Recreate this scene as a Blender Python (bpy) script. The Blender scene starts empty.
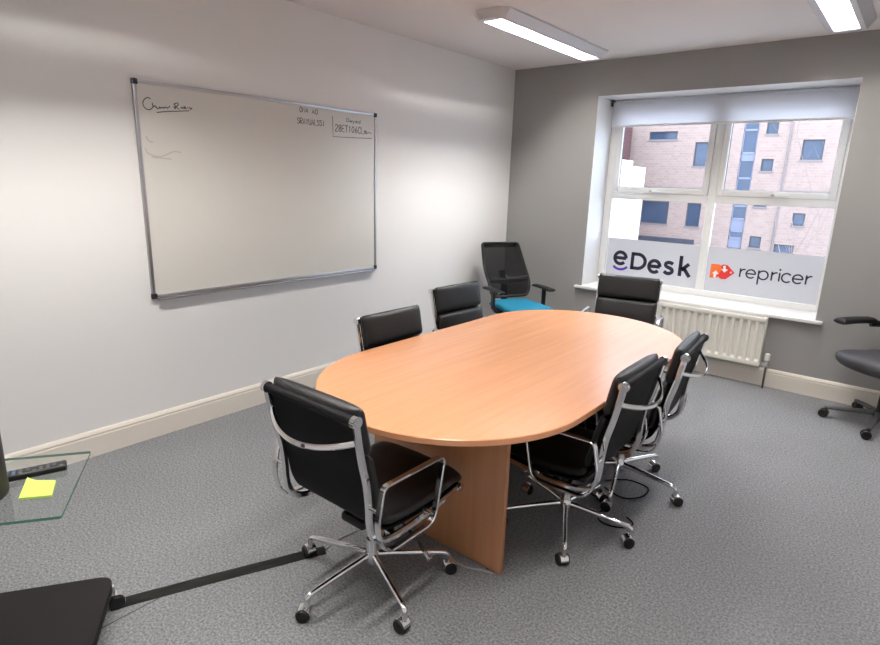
import bpy, bmesh, math, random
from mathutils import Vector, Matrix
random.seed(7)
PI = math.pi
sc = bpy.context.scene
COL = sc.collection

# ------------------------------------------------------------------ camera
cam_data = bpy.data.cameras.new('camera')
cam = bpy.data.objects.new('camera', cam_data)
COL.objects.link(cam)
YAW, PITCH, ROLL, FOC = -0.68787, 0.24572, 0.03009, 569.81
fw = Vector((math.sin(YAW)*math.cos(PITCH), math.cos(YAW)*math.cos(PITCH), -math.sin(PITCH)))
r0 = Vector((math.cos(YAW), -math.sin(YAW), 0))
u0 = r0.cross(fw)
rr = math.cos(ROLL)*r0 + math.sin(ROLL)*u0
uu = -math.sin(ROLL)*r0 + math.cos(ROLL)*u0
M = Matrix((rr, uu, -fw)).transposed().to_4x4()
M.translation = Vector((3.3774, -5.1812, 1.58))
cam.matrix_world = M
cam_data.sensor_width = 36.0
cam_data.sensor_fit = 'HORIZONTAL'
cam_data.lens = FOC*36/880
cam_data.clip_start = 0.02
sc.camera = cam

# ------------------------------------------------------------------ world, light, exposure
sc.view_settings.view_transform = 'Standard'
sc.view_settings.look = 'None'
sc.view_settings.gamma = 1.0
sc.view_settings.use_curve_mapping = False
sc.view_settings.exposure = 0.12
world = bpy.data.worlds.new('overcast_sky')
sc.world = world
world.use_nodes = True
bg = world.node_tree.nodes['Background']
bg.inputs['Color'].default_value = (0.76, 0.845, 1.0, 1)
bg.inputs['Strength'].default_value = 5.5
LAMP_STRENGTH = 330.0
LAMP_COL = (1.0, 0.96, 0.90)

# ------------------------------------------------------------------ materials
def nmat(name):
    m = bpy.data.materials.new(name); m.use_nodes = True
    nt = m.node_tree
    return m, nt, nt.nodes['Principled BSDF'], nt.nodes['Material Output']
def pmat(name, col, rough=0.5, metal=0.0, bump=0.0, bscale=200.0, spec=None, coat=0.0, vary=0.0):
    m, nt, b, out = nmat(name)
    b.inputs['Base Color'].default_value = (*col, 1)
    b.inputs['Roughness'].default_value = rough
    b.inputs['Metallic'].default_value = metal
    if spec is not None: b.inputs['Specular IOR Level'].default_value = spec
    if coat: b.inputs['Coat Weight'].default_value = coat; b.inputs['Coat Roughness'].default_value = 0.15
    if bump or vary:
        tc = nt.nodes.new('ShaderNodeTexCoord')
        n = nt.nodes.new('ShaderNodeTexNoise'); n.inputs['Scale'].default_value = bscale; n.inputs['Detail'].default_value = 4
        nt.links.new(tc.outputs['Object'], n.inputs['Vector'])
        if bump:
            bp = nt.nodes.new('ShaderNodeBump'); bp.inputs['Strength'].default_value = bump; bp.inputs['Distance'].default_value = 0.002
            nt.links.new(n.outputs['Fac'], bp.inputs['Height']); nt.links.new(bp.outputs['Normal'], b.inputs['Normal'])
        if vary:
            mx = nt.nodes.new('ShaderNodeMix'); mx.data_type = 'RGBA'
            mx.inputs['A'].default_value = (*[c*(1-vary) for c in col], 1); mx.inputs['B'].default_value = (*[min(1, c*(1+vary)) for c in col], 1)
            nt.links.new(n.outputs['Fac'], mx.inputs['Factor']); nt.links.new(mx.outputs['Result'], b.inputs['Base Color'])
    return m

MT = {}
MT['white_wall'] = pmat('white_wall_paint', (0.78, 0.775, 0.77), 0.7, bump=0.05, bscale=90)
MT['grey_wall'] = pmat('grey_wall_paint', (0.32, 0.315, 0.308), 0.6, bump=0.05, bscale=90)
MT['ceiling'] = pmat('ceiling_paint', (0.78, 0.745, 0.735), 0.85, bump=0.04, bscale=60)
MT['trim'] = pmat('cream_gloss_trim', (0.74, 0.69, 0.62), 0.35)
MT['reveal'] = pmat('white_reveal_paint', (0.80, 0.80, 0.80), 0.5)
MT['upvc'] = pmat('white_window_plastic', (0.80, 0.80, 0.79), 0.3)
MT['radiator'] = pmat('radiator_enamel', (0.76, 0.74, 0.68), 0.3)
MT['chrome'] = pmat('chrome', (0.80, 0.80, 0.82), 0.09, 1.0)
MT['alu'] = pmat('satin_aluminium', (0.46, 0.46, 0.48), 0.40, 1.0)
MT['leather'] = pmat('black_leather', (0.007, 0.007, 0.008), 0.40, bump=0.2, bscale=260, spec=0.40)
MT['sling'] = pmat('black_backing', (0.004, 0.004, 0.005), 0.6, spec=0.15)
MT['plastic'] = pmat('black_plastic', (0.009, 0.009, 0.010), 0.5, spec=0.35)
MT['grey_plastic'] = pmat('dark_grey_plastic', (0.06, 0.06, 0.065), 0.5)
MT['task_seat'] = pmat('charcoal_seat', (0.035, 0.035, 0.042), 0.6, bump=0.15, bscale=400)
MT['turquoise'] = pmat('turquoise_fabric', (0.0, 0.17, 0.29), 0.85, bump=0.3, bscale=500)
MT['board'] = pmat('whiteboard_surface', (0.64, 0.625, 0.585), 0.28, vary=0.02, bscale=3)
MT['ink'] = pmat('marker_ink', (0.05, 0.05, 0.055), 0.5)
MT['faint_ink'] = pmat('rubbed_marker', (0.50, 0.46, 0.42), 0.5)
MT['black_base'] = pmat('black_board', (0.010, 0.009, 0.009), 0.7, spec=0.15)
MT['column'] = pmat('dark_column', (0.030, 0.026, 0.024), 0.5)
MT['rubber'] = pmat('black_rubber_strip', (0.010, 0.0095, 0.009), 0.8, spec=0.2)
MT['note'] = pmat('lime_paper', (0.50, 0.68, 0.13), 0.8)
MT['grey_cable'] = pmat('grey_cable', (0.30, 0.30, 0.30), 0.5)
MT['ink_navy'] = pmat('navy_vinyl', (0.012, 0.010, 0.030), 0.4)
MT['ink_purple'] = pmat('purple_vinyl', (0.085, 0.03, 0.42), 0.4)
MT['orange'] = pmat('orange_vinyl', (0.86, 0.17, 0.03), 0.4)
MT['red'] = pmat('red_vinyl', (0.75, 0.045, 0.04), 0.4)
MT['white_vinyl'] = pmat('white_vinyl', (0.85, 0.82, 0.82), 0.4)
MT['lamp_body'] = pmat('lamp_enamel', (0.62, 0.61, 0.64), 0.35)
MT['louvre'] = pmat('louvre_aluminium', (0.8, 0.8, 0.82), 0.3, 0.6)
MT['button'] = pmat('pale_buttons', (0.10, 0.10, 0.11), 0.5)
MT['blue_button'] = pmat('blue_buttons', (0.10, 0.17, 0.28), 0.5)
MT['seam'] = pmat('carpet_seam', (0.06, 0.06, 0.06), 0.9)
MT['dark_glass'] = pmat('facade_glass', (0.045, 0.07, 0.12), 0.12, vary=0.5, bscale=0.9)
MT['facade_frame'] = pmat('facade_frame', (0.055, 0.062, 0.085), 0.5)
MT['facade_panel'] = pmat('facade_panel', (0.20, 0.22, 0.30), 0.5)
MT['stone'] = pmat('pale_stone', (0.22, 0.20, 0.205), 0.8)
MT['render_white'] = pmat('white_render', (0.85, 0.86, 0.88), 0.8)
MT['asphalt'] = pmat('grey_ground', (0.33, 0.33, 0.34), 0.9, vary=0.2, bscale=1.5)
MT['bark'] = pmat('pale_bark', (0.28, 0.22, 0.20), 0.9)
MT['tube'] = None

def carpet():
    m, nt, b, out = nmat('grey_carpet')
    tc = nt.nodes.new('ShaderNodeTexCoord')
    n1 = nt.nodes.new('ShaderNodeTexNoise'); n1.inputs['Scale'].default_value = 105; n1.inputs['Detail'].default_value = 6; n1.inputs['Roughness'].default_value = 0.75
    n2 = nt.nodes.new('ShaderNodeTexNoise'); n2.inputs['Scale'].default_value = 1.6; n2.inputs['Detail'].default_value = 2
    n3 = nt.nodes.new('ShaderNodeTexNoise'); n3.inputs['Scale'].default_value = 380; n3.inputs['Detail'].default_value = 2
    for n in (n1, n2, n3): nt.links.new(tc.outputs['Object'], n.inputs['Vector'])
    r = nt.nodes.new('ShaderNodeValToRGB')
    r.color_ramp.elements[0].position = 0.34; r.color_ramp.elements[0].color = (0.090, 0.092, 0.099, 1)
    r.color_ramp.elements[1].position = 0.66; r.color_ramp.elements[1].color = (0.335, 0.340, 0.358, 1)
    nt.links.new(n1.outputs['Fac'], r.inputs['Fac'])
    mx = nt.nodes.new('ShaderNodeMix'); mx.data_type = 'RGBA'; mx.blend_type = 'MULTIPLY'; mx.inputs['Factor'].default_value = 1
    r2 = nt.nodes.new('ShaderNodeValToRGB')
    r2.color_ramp.elements[0].color = (0.86, 0.86, 0.86, 1); r2.color_ramp.elements[1].color = (1.1, 1.1, 1.1, 1)
    nt.links.new(n2.outputs['Fac'], r2.inputs['Fac'])
    nt.links.new(r.outputs['Color'], mx.inputs['A']); nt.links.new(r2.outputs['Color'], mx.inputs['B'])
    nt.links.new(mx.outputs['Result'], b.inputs['Base Color'])
    bp = nt.nodes.new('ShaderNodeBump'); bp.inputs['Strength'].default_value = 0.35; bp.inputs['Distance'].default_value = 0.004
    nt.links.new(n3.outputs['Fac'], bp.inputs['Height']); nt.links.new(bp.outputs['Normal'], b.inputs['Normal'])
    b.inputs['Roughness'].default_value = 0.95
    b.inputs['Specular IOR Level'].default_value = 0.1
    return m
MT['carpet'] = carpet()

def beech(name, axis, dark=1.0):
    # grain runs along `axis` (0 x, 1 y, 2 z)
    m, nt, b, out = nmat(name)
    tc = nt.nodes.new('ShaderNodeTexCoord')
    mp = nt.nodes.new('ShaderNodeMapping')
    s = [26.0, 26.0, 26.0]; s[axis] = 1.1
    mp.inputs['Scale'].default_value = s
    nt.links.new(tc.outputs['Object'], mp.inputs['Vector'])
    n1 = nt.nodes.new('ShaderNodeTexNoise'); n1.inputs['Scale'].default_value = 1.0; n1.inputs['Detail'].default_value = 5; n1.inputs['Roughness'].default_value = 0.6
    nt.links.new(mp.outputs['Vector'], n1.inputs['Vector'])
    r = nt.nodes.new('ShaderNodeValToRGB')
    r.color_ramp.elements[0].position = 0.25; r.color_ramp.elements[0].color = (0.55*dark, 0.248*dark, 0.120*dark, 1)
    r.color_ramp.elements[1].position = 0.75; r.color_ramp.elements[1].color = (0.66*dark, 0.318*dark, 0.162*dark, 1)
    nt.links.new(n1.outputs['Fac'], r.inputs['Fac'])
    nt.links.new(r.outputs['Color'], b.inputs['Base Color'])
    b.inputs['Roughness'].default_value = 0.27
    b.inputs['Specular IOR Level'].default_value = 0.6
    return m
MT['beech_top'] = beech('beech_laminate', 1)
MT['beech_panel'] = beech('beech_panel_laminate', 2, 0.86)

def brick(name, c1, c2, mortar, scale):
    m, nt, b, out = nmat(name)
    tc = nt.nodes.new('ShaderNodeTexCoord')
    sp = nt.nodes.new('ShaderNodeSeparateXYZ'); cb = nt.nodes.new('ShaderNodeCombineXYZ')
    nt.links.new(tc.outputs['Object'], sp.inputs['Vector'])
    ad = nt.nodes.new('ShaderNodeMath'); ad.operation = 'ADD'
    nt.links.new(sp.outputs['X'], ad.inputs[0]); nt.links.new(sp.outputs['Y'], ad.inputs[1])
    nt.links.new(ad.outputs['Value'], cb.inputs['X']); nt.links.new(sp.outputs['Z'], cb.inputs['Y'])
    br = nt.nodes.new('ShaderNodeTexBrick')
    br.inputs['Color1'].default_value = (*c1, 1); br.inputs['Color2'].default_value = (*c2, 1); br.inputs['Mortar'].default_value = (*mortar, 1)
    br.inputs['Scale'].default_value = scale; br.inputs['Mortar Size'].default_value = 0.02
    nt.links.new(cb.outputs['Vector'], br.inputs['Vector'])
    nt.links.new(br.outputs['Color'], b.inputs['Base Color'])
    b.inputs['Roughness'].default_value = 0.9
    return m
MT['pink_brick'] = brick('buff_brick', (0.315, 0.225, 0.195), (0.365, 0.27, 0.235), (0.36, 0.30, 0.27), 1.7)
MT['red_brick'] = brick('red_brick', (0.10, 0.04, 0.045), (0.13, 0.055, 0.055), (0.15, 0.10, 0.10), 2.2)

def thin_glass(name, tint=(1, 1, 1), refl=1.0):
    m, nt, b, out = nmat(name)
    nt.nodes.remove(b)
    tr = nt.nodes.new('ShaderNodeBsdfTransparent'); tr.inputs['Color'].default_value = (*tint, 1)
    gl = nt.nodes.new('ShaderNodeBsdfGlossy'); gl.inputs['Roughness'].default_value = 0.02
    fr = nt.nodes.new('ShaderNodeFresnel'); fr.inputs['IOR'].default_value = 1.45
    mu = nt.nodes.new('ShaderNodeMath'); mu.operation = 'MULTIPLY'; mu.inputs[1].default_value = refl
    mx = nt.nodes.new('ShaderNodeMixShader')
    geo = nt.nodes.new('ShaderNodeNewGeometry'); inv = nt.nodes.new('ShaderNodeMath'); inv.operation = 'SUBTRACT'; inv.inputs[0].default_value = refl
    nt.links.new(geo.outputs['Backfacing'], inv.inputs[1]); inv.use_clamp = True; nt.links.new(inv.outputs['Value'], mu.inputs[1])
    nt.links.new(fr.outputs['Fac'], mu.inputs[0]); nt.links.new(mu.outputs['Value'], mx.inputs['Fac'])
    nt.links.new(tr.outputs['BSDF'], mx.inputs[1]); nt.links.new(gl.outputs['BSDF'], mx.inputs[2])
    nt.links.new(mx.outputs['Shader'], out.inputs['Surface'])
    return m
MT['pane'] = thin_glass('window_glass', (0.95, 0.97, 0.98))
MT['shelf_glass'] = thin_glass('shelf_glass', (0.955, 0.985, 0.975), 0.9)
MT['glass_edge'] = pmat('glass_edge', (0.07, 0.20, 0.16), 0.15)

def translucent(name, col, fac, tcol=None):
    m, nt, b, out = nmat(name)
    b.inputs['Base Color'].default_value = (*col, 1); b.inputs['Roughness'].default_value = 0.5
    t = nt.nodes.new('ShaderNodeBsdfTranslucent'); t.inputs['Color'].default_value = (*(tcol or col), 1)
    mx = nt.nodes.new('ShaderNodeMixShader'); mx.inputs['Fac'].default_value = fac
    nt.links.new(b.outputs['BSDF'], mx.inputs[1]); nt.links.new(t.outputs['BSDF'], mx.inputs[2])
    nt.links.new(mx.outputs['Shader'], out.inputs['Surface'])
    return m
MT['film'] = translucent('frosted_film', (0.72, 0.72, 0.74), 0.40, (0.56, 0.55, 0.56))
MT['blind'] = translucent('white_blind_fabric', (0.84, 0.84, 0.86), 0.62)

def mesh_fabric():
    m, nt, b, out = nmat('black_mesh_fabric')
    b.inputs['Base Color'].default_value = (0.004, 0.004, 0.0045, 1); b.inputs['Roughness'].default_value = 0.8; b.inputs['Specular IOR Level'].default_value = 0.15
    t = nt.nodes.new('ShaderNodeBsdfTransparent')
    mx = nt.nodes.new('ShaderNodeMixShader'); mx.inputs['Fac'].default_value = 0.05
    nt.links.new(b.outputs['BSDF'], mx.inputs[1]); nt.links.new(t.outputs['BSDF'], mx.inputs[2])
    nt.links.new(mx.outputs['Shader'], out.inputs['Surface'])
    return m
MT['mesh'] = mesh_fabric()

def emit(name, col, s):
    m, nt, b, out = nmat(name)
    nt.nodes.remove(b)
    e = nt.nodes.new('ShaderNodeEmission'); e.inputs['Color'].default_value = (*col, 1); e.inputs['Strength'].default_value = s
    nt.links.new(e.outputs['Emission'], out.inputs['Surface'])
    return m
MT['lit'] = emit('lit_fluorescent_tube', LAMP_COL, LAMP_STRENGTH)

# ------------------------------------------------------------------ mesh helpers
class MB:
    def __init__(s): s.bm = bmesh.new(); s.mi = 0
    def _face(s, vs, smooth=True):
        try:
            f = s.bm.faces.new(vs); f.material_index = s.mi; f.smooth = smooth; return f
        except ValueError: return None
    def box(s, lo, hi, bev=0.0, seg=2, mat=None):
        n0 = len(s.bm.verts)
        g = bmesh.ops.create_cube(s.bm, size=1.0)
        vs = g['verts']
        for v in vs:
            v.co = Vector([(lo[i]+hi[i])/2 + v.co[i]*(hi[i]-lo[i]) for i in range(3)])
        fs = set(f for v in vs for f in v.link_faces)
        for f in fs: f.material_index = s.mi; f.smooth = True
        if bev:
            es = list(set(e for v in vs for e in v.link_edges))
            r = bmesh.ops.bevel(s.bm, geom=es, offset=bev, segments=seg, affect='EDGES', profile=0.5)
            vs = list(set(v for f in r['faces'] for v in f.verts) | set(v for v in vs if v.is_valid))
            for f in r['faces']: f.material_index = s.mi; f.smooth = True
        if mat is not None:
            for v in set(vs): v.co = mat @ v.co
        return s
    def sweep(s, path, sect, ref=None, closed=False, scale=None, caps=True):
        path = [Vector(p) for p in path]; n = len(path); rings = []
        T = []
        for i in range(n):
            a = path[(i-1) % n] if (closed or i > 0) else path[i]
            b = path[(i+1) % n] if (closed or i < n-1) else path[i]
            T.append((b-a).normalized())
        N = None
        for i in range(n):
            if ref is not None:
                B = Vector(ref); B = (B - T[i]*B.dot(T[i])).normalized()
                Nn = B.cross(T[i])
            else:
                if N is None:
                    a = Vector((0, 0, 1)) if abs(T[i].z) < 0.9 else Vector((1, 0, 0))
                    B = (a - T[i]*a.dot(T[i])).normalized()
                else:
                    B = (N - T[i]*N.dot(T[i])).normalized()
                N = B; Nn = B.cross(T[i])
            k = scale[i] if scale else (1, 1)
            if not isinstance(k, tuple): k = (k, k)
            rings.append([s.bm.verts.new(path[i] + B*(u*k[0]) + Nn*(v*k[1])) for u, v in sect])
        m = len(sect)
        for i in range(n if closed else n-1):
            A, C = rings[i], rings[(i+1) % n]
            for j in range(m):
                s._face([A[j], A[(j+1) % m], C[(j+1) % m], C[j]])
        if caps and not closed:
            s._face(list(reversed(rings[0]))); s._face(rings[-1])
        return s
    def tube(s, path, r, seg=10, closed=False, scale=None):
        sect = [(r*math.cos(2*PI*i/seg), r*math.sin(2*PI*i/seg)) for i in range(seg)]
        return s.sweep(path, sect, None, closed, scale)
    def bar(s, path, w, h, ref, closed=False, bev=0.25, scale=None):
        # rounded rectangle: w along ref, h across
        b = min(w, h)*bev; a, c = w/2, h/2
        sect = [(a, -c+b), (a, c-b), (a-b, c), (-a+b, c), (-a, c-b), (-a, -c+b), (-a+b, -c), (a-b, -c)]
        return s.sweep(path, sect, ref, closed, scale)
    def cyl(s, p0, p1, r0, r1=None, seg=20):
        r1 = r0 if r1 is None else r1
        sect = [(math.cos(2*PI*i/seg), math.sin(2*PI*i/seg)) for i in range(seg)]
        return s.sweep([p0, p1], sect, None, False, [r0, r1])
    def lathe(s, prof, o=(0, 0, 0), axis='z', seg=24):
        rings = []
        for r, h in prof:
            ring = []
            for i in range(seg):
                a = 2*PI*i/seg; c, d = r*math.cos(a), r*math.sin(a)
                co = {'z': (c, d, h), 'x': (h, c, d), 'y': (d, h, c)}[axis]
                ring.append(s.bm.verts.new(Vector(o)+Vector(co)))
            rings.append(ring)
        for A, B in zip(rings, rings[1:]):
            for j in range(seg): s._face([A[j], A[(j+1) % seg], B[(j+1) % seg], B[j]])
        s._face(list(reversed(rings[0]))); s._face(rings[-1])
        return s
    def prism(s, pts, z0, z1, axes=(0, 1, 2)):
        # polygon pts (u,v) extruded from z0 to z1; axes map (u,v,w) to xyz
        def mk(u, v, w):
            c = [0, 0, 0]; c[axes[0]] = u; c[axes[1]] = v; c[axes[2]] = w
            return s.bm.verts.new(c)
        A = [mk(u, v, z0) for u, v in pts]; B = [mk(u, v, z1) for u, v in pts]
        s._face(list(reversed(A)), False); s._face(B, False)
        n = len(pts)
        for j in range(n): s._face([A[j], A[(j+1) % n], B[(j+1) % n], B[j]])
        return s
    def pad(s, path, half_w, half_t, ref=(1, 0, 0), n=22, m=28, ew=5.0, crown=0.0, plan=0):
        # soft cushion swept along path with rounded ends
        pts = smooth(path, 10)
        L = [0]
        for a, b in zip(pts, pts[1:]): L.append(L[-1]+(b-a).length)
        def at(t):
            d = t*L[-1]
            for i in range(len(L)-1):
                if d <= L[i+1]+1e-9:
                    k = (d-L[i])/max(1e-9, L[i+1]-L[i]); return pts[i].lerp(pts[i+1], k)
            return pts[-1]
        P, S = [], []
        for i in range(n+1):
            t = 0.5-0.5*math.cos(PI*i/n)
            t = min(max(t, 0.0012), 0.9988)
            q = abs(2*t-1)*L[-1]/2; rest = L[-1]/2-q
            k = 1.0 if rest > half_t else math.sqrt(max(0.0, 1-((half_t-rest)/half_t)**2))
            k = max(k, 0.05)
            kw = 1-0.055*(1-k)
            if plan: kw = max(0.05, 1-abs(2*t-1)**plan)**(1/plan)
            P.append(at(t)); S.append((kw, k))
        sect = []
        for j in range(m):
            a = 2*PI*j/m; c, d = math.cos(a), math.sin(a)
            x = math.copysign(abs(c)**(2/ew), c)*half_w
            y = math.copysign(abs(d)**(2/2.6), d)*half_t*(1+crown*(1-abs(x/half_w)**2))
            sect.append((x, y))
        return s.sweep(P, sect, ref, False, S)
    def build(s, name, mats, parent=None, sharp=35, loc=None, rot=None):
        bmesh.ops.recalc_face_normals(s.bm, faces=s.bm.faces)
        me = bpy.data.meshes.new(name); s.bm.to_mesh(me); s.bm.free()
        if not isinstance(mats, (list, tuple)): mats = [mats]
        for m in mats: me.materials.append(m)
        me.set_sharp_from_angle(angle=math.radians(sharp))
        o = bpy.data.objects.new(name, me); COL.objects.link(o)
        if parent: o.parent = parent
        if loc: o.location = loc
        if rot: o.rotation_euler = rot
        return o

def smooth(pts, k=6, closed=False):
    pts = [Vector(p) for p in pts]; n = len(pts); out = []
    if n < 3: return pts
    for i in range(n if closed else n-1):
        p0 = pts[(i-1) % n] if (closed or i > 0) else pts[i]
        p1 = pts[i]; p2 = pts[(i+1) % n]
        p3 = pts[(i+2) % n] if (closed or i < n-2) else p2
        for j in range(k):
            t = j/k
            out.append(0.5*((2*p1)+(p2-p0)*t+(2*p0-5*p1+4*p2-p3)*t*t+(3*p1-p0-3*p2+p3)*t**3))
    if not closed: out.append(pts[-1])
    return out
def fillet(pts, r, k=6, closed=True):
    # round the corners of a polyline
    pts = [Vector(p) for p in pts]; n = len(pts); out = []
    for i in range(n):
        if not closed and i in (0, n-1): out.append(pts[i]); continue
        p, a, b = pts[i], pts[(i-1) % n], pts[(i+1) % n]
        rad = r[i] if isinstance(r, (list, tuple)) else r
        da, db = (a-p), (b-p)
        t = min(rad, da.length*0.48, db.length*0.48)
        A, B = p+da.normalized()*t, p+db.normalized()*t
        for j in range(k+1):
            q = j/k
            out.append(A*(1-q)**2+p*2*q*(1-q)+B*q*q)
    return out
def tag(o, label=None, cat=None, group=None, kind=None):
    if label: o['label'] = label
    if cat: o['category'] = cat
    if group: o['group'] = group
    if kind: o['kind'] = kind
    return o
def empty(name, loc=(0, 0, 0), rz=0.0):
    o = bpy.data.objects.new(name, None); COL.objects.link(o)
    o.location = loc; o.rotation_euler = (0, 0, rz); o.empty_display_size = 0.1
    return o
def copy_tree(o, parent=None):
    c = o.copy(); COL.objects.link(c)
    if parent: c.parent = parent
    for ch in list(o.children): copy_tree(ch, c)
    return c

# ------------------------------------------------------------------ room shell
H = 2.663; XR = 3.85; YN = -6.1
WX0, WX1, WZ0, WZ1 = 0.916, 2.8885, 0.604, 2.361
floor = MB().box((-0.2, YN-0.2, -0.12), (XR+0.2, 0.4, 0.0)).build('floor', MT['carpet']); tag(floor, kind='structure')
seam = MB().box((1.40, -4.745, 0.0), (1.404, -4.30, 0.0012)).build('carpet_seam', MT['seam'], floor)
ce = MB().box((-0.2, YN-0.2, H), (XR+0.2, 0.4, H+0.12)).build('ceiling', MT['ceiling']); tag(ce, kind='structure')
w = MB().box((-0.2, YN-0.2, 0), (0, 0.4, H)).build('wall_left', MT['white_wall']); tag(w, kind='structure')
w = MB().box((XR, YN-0.2, 0), (XR+0.2, 0.4, H)).build('wall_right', MT['white_wall']); tag(w, kind='structure')
w = MB().box((0, YN-0.2, 0), (XR, YN, H)).build('wall_near', MT['white_wall']); tag(w, kind='structure')
b = MB()
b.box((0, 0, 0), (WX0, 0.4, H)); b.box((WX1, 0, 0), (XR, 0.4, H)); b.box((WX0, 0, 0), (WX1, 0.4, WZ0)); b.box((WX0, 0, WZ1), (WX1, 0.4, H))
w = b.build('wall_far', MT['grey_wall']); tag(w, kind='structure')

def skirting(path, inward):
    # section: tall board with a stepped moulded top
    b = MB()
    prof = [(0, 0), (0.018, 0), (0.018, 0.115), (0.015, 0.122), (0.017, 0.130), (0.012, 0.143), (0.006, 0.151), (0, 0.151)]
    (x0, y0), (x1, y1) = path
    A = [b.bm.verts.new((x0+inward[0]*u, y0+inward[1]*u, v)) for u, v in prof]
    B = [b.bm.verts.new((x1+inward[0]*u, y1+inward[1]*u, v)) for u, v in prof]
    n = len(prof)
    for j in range(n): b._face([A[j], A[(j+1) % n], B[(j+1) % n], B[j]])
    b._face(A); b._face(B)
    return b
tag(skirting(((0, YN), (0, 0)), (1, 0)).build('baseboard_left', MT['trim'], sharp=20), kind='structure')
tag(skirting(((0.018, 0), (XR, 0)), (0, -1)).build('baseboard_far', MT['trim'], sharp=20), kind='structure')

# ------------------------------------------------------------------ window
win = empty('window_1', ((WX0+WX1)/2, 0.335, WZ0)); tag(win, kind='structure')
def wpart(b, name, mat, parent=win, sharp=35):
    o = b.build(name, mat, None, sharp)
    o.parent = parent
    off = Vector(win.location)
    for v in o.data.vertices: v.co -= off
    return o
# plaster lining of the opening
b = MB()
b.box((WX0, 0.0, WZ0), (WX0+0.004, 0.335, WZ1)); b.box((WX1-0.004, 0.0, WZ0), (WX1, 0.335, WZ1)); b.box((WX0, 0.0, WZ1-0.004), (WX1, 0.335, WZ1))
wpart(b, 'reveal_lining', MT['reveal'])
b = MB().box((WX0, -0.0, WZ0-0.004), (WX1, 0.345, WZ0+0.004)); b.box((0.855, -0.045, WZ0-0.022), (2.94, 0.0, WZ0+0.004), 0.006)
wpart(b, 'window_sill', MT['reveal'])
FY0, FY1 = 0.335, 0.378
L, R, B0, T0 = WX0+0.004, WX1-0.004, WZ0+0.004, WZ1-0.004
b = MB()
b.box((L, FY0, B0), (0.995, FY1, T0), 0.004); b.box((2.838, FY0, B0), (R, FY1, T0), 0.004)
b.box((0.995, FY0, B0), (2.838, FY1, B0+0.055), 0.004); b.box((0.995, FY0, T0-0.06), (2.838, FY1, T0), 0.004)
b.box((1.882, FY0, B0+0.055), (1.950, FY1, T0-0.06), 0.004)
b.box((0.995, FY0, 1.448), (1.882, FY1, 1.512), 0.004); b.box((1.950, FY0, 1.448), (2.838, FY1, 1.512), 0.004)
wpart(b, 'window_frame', MT['upvc'])
for x0, x1, hx in ((0.997, 1.880, 1.40), (1.952, 2.836, 2.42)):
    z0, z1 = 1.514, T0-0.062
    sash = MB()
    t = 0.050
    y0 = FY0-0.012
    sash.box((x0, y0, z0), (x0+t, FY1-0.005, z1), 0.005); sash.box((x1-t, y0, z0), (x1, FY1-0.005, z1), 0.005)
    sash.box((x0+t, y0, z0), (x1-t, FY1-0.005, z0+t), 0.005); sash.box((x0+t, y0, z1-t), (x1-t, FY1-0.005, z1), 0.005)
    so = wpart(sash, 'opening_sash', MT['upvc'])
    h = MB().box((hx-0.05, y0-0.012, z0+0.008), (hx+0.05, y0, z0+0.030), 0.005)
    h.bar([(hx-0.01, y0-0.018, z0+0.019), (hx+0.03, y0-0.030, z0+0.018), (hx+0.11, y0-0.030, z0+0.014)], 0.010, 0.018, (0, 1, 0))
    h.mi = 1; h.box((hx-0.035, y0-0.024, z0+0.010), (hx-0.005, y0-0.01, z0+0.028), 0.004)
    wpart(h, 'sash_handle', [MT['upvc'], MT['alu']], so)
    g = MB().box((x0+t-0.005, 0.358, z0+t-0.005), (x1-t+0.005, 0.360, z1-t+0.005))
    wpart(g, 'window_pane', MT['pane'], so)
    k = MB()
    k.box((x0+t-0.001, 0.350, z0+t), (x0+t+0.004, 0.3575, z1-t)); k.box((x1-t-0.004, 0.350, z0+t), (x1-t+0.001, 0.3575, z1-t))
    k.box((x0+t, 0.350, z0+t-0.001), (x1-t, 0.3575, z0+t+0.003)); k.box((x0+t, 0.350, z1-t-0.003), (x1-t, 0.3575, z1-t+0.001))
    wpart(k, 'glazing_gasket', MT['plastic'], so)
films = []
for x0, x1 in ((0.993, 1.884), (1.948, 2.840)):
    g = MB().box((x0, 0.358, B0+0.05), (x1, 0.360, 1.450)); gp = wpart(g, 'window_pane', MT['pane'])
    f = MB().box((x0+0.004, 0.3555, B0+0.056), (x1-0.004, 0.3572, 1.066)); fo = wpart(f, 'privacy_film', MT['film']); films.append(fo)
films[0]['label'] = 'frosted film on the left lower pane lettered eDesk'
films[1]['label'] = 'frosted film on the right lower pane lettered repricer'

# lettering: flat ribbons of cut vinyl
def arc(cx, cy, rx, ry, a0, a1, n=24):
    return [(cx+rx*math.cos(math.radians(a0+(a1-a0)*i/n)), cy+ry*math.sin(math.radians(a0+(a1-a0)*i/n))) for i in range(n+1)]
def ribbons(strokes, width, to3, ref, thick=0.0008, b=None):
    b = b or MB()
    for st in strokes:
        wd = width
        if isinstance(st, tuple) and isinstance(st[0], list): st, wd = st
        b.bar([to3(u, v) for u, v in st], thick, wd, ref, bev=0.0)
    return b
FYT = 0.3548
to_film = lambda u, v: (u, FYT, v)
bl = 0.775
def glyph_e(cx, cy, r, ry=None):
    ry = ry or r
    return [arc(cx, cy, r, ry, 0, 318, 30), [(cx-r, cy), (cx+r*1.02, cy)]]
bold = []
bold += glyph_e(1.138, 0.873, 0.058)
bold += [[(1.262, 0.773), (1.262, 0.942)], [(1.248, 0.927), (1.315, 0.927)] + arc(1.315, 0.858, 0.074, 0.069, 90, -90, 20) + [(1.248, 0.789)]]
bold += glyph_e(1.482, 0.827, 0.052, 0.056)
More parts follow.
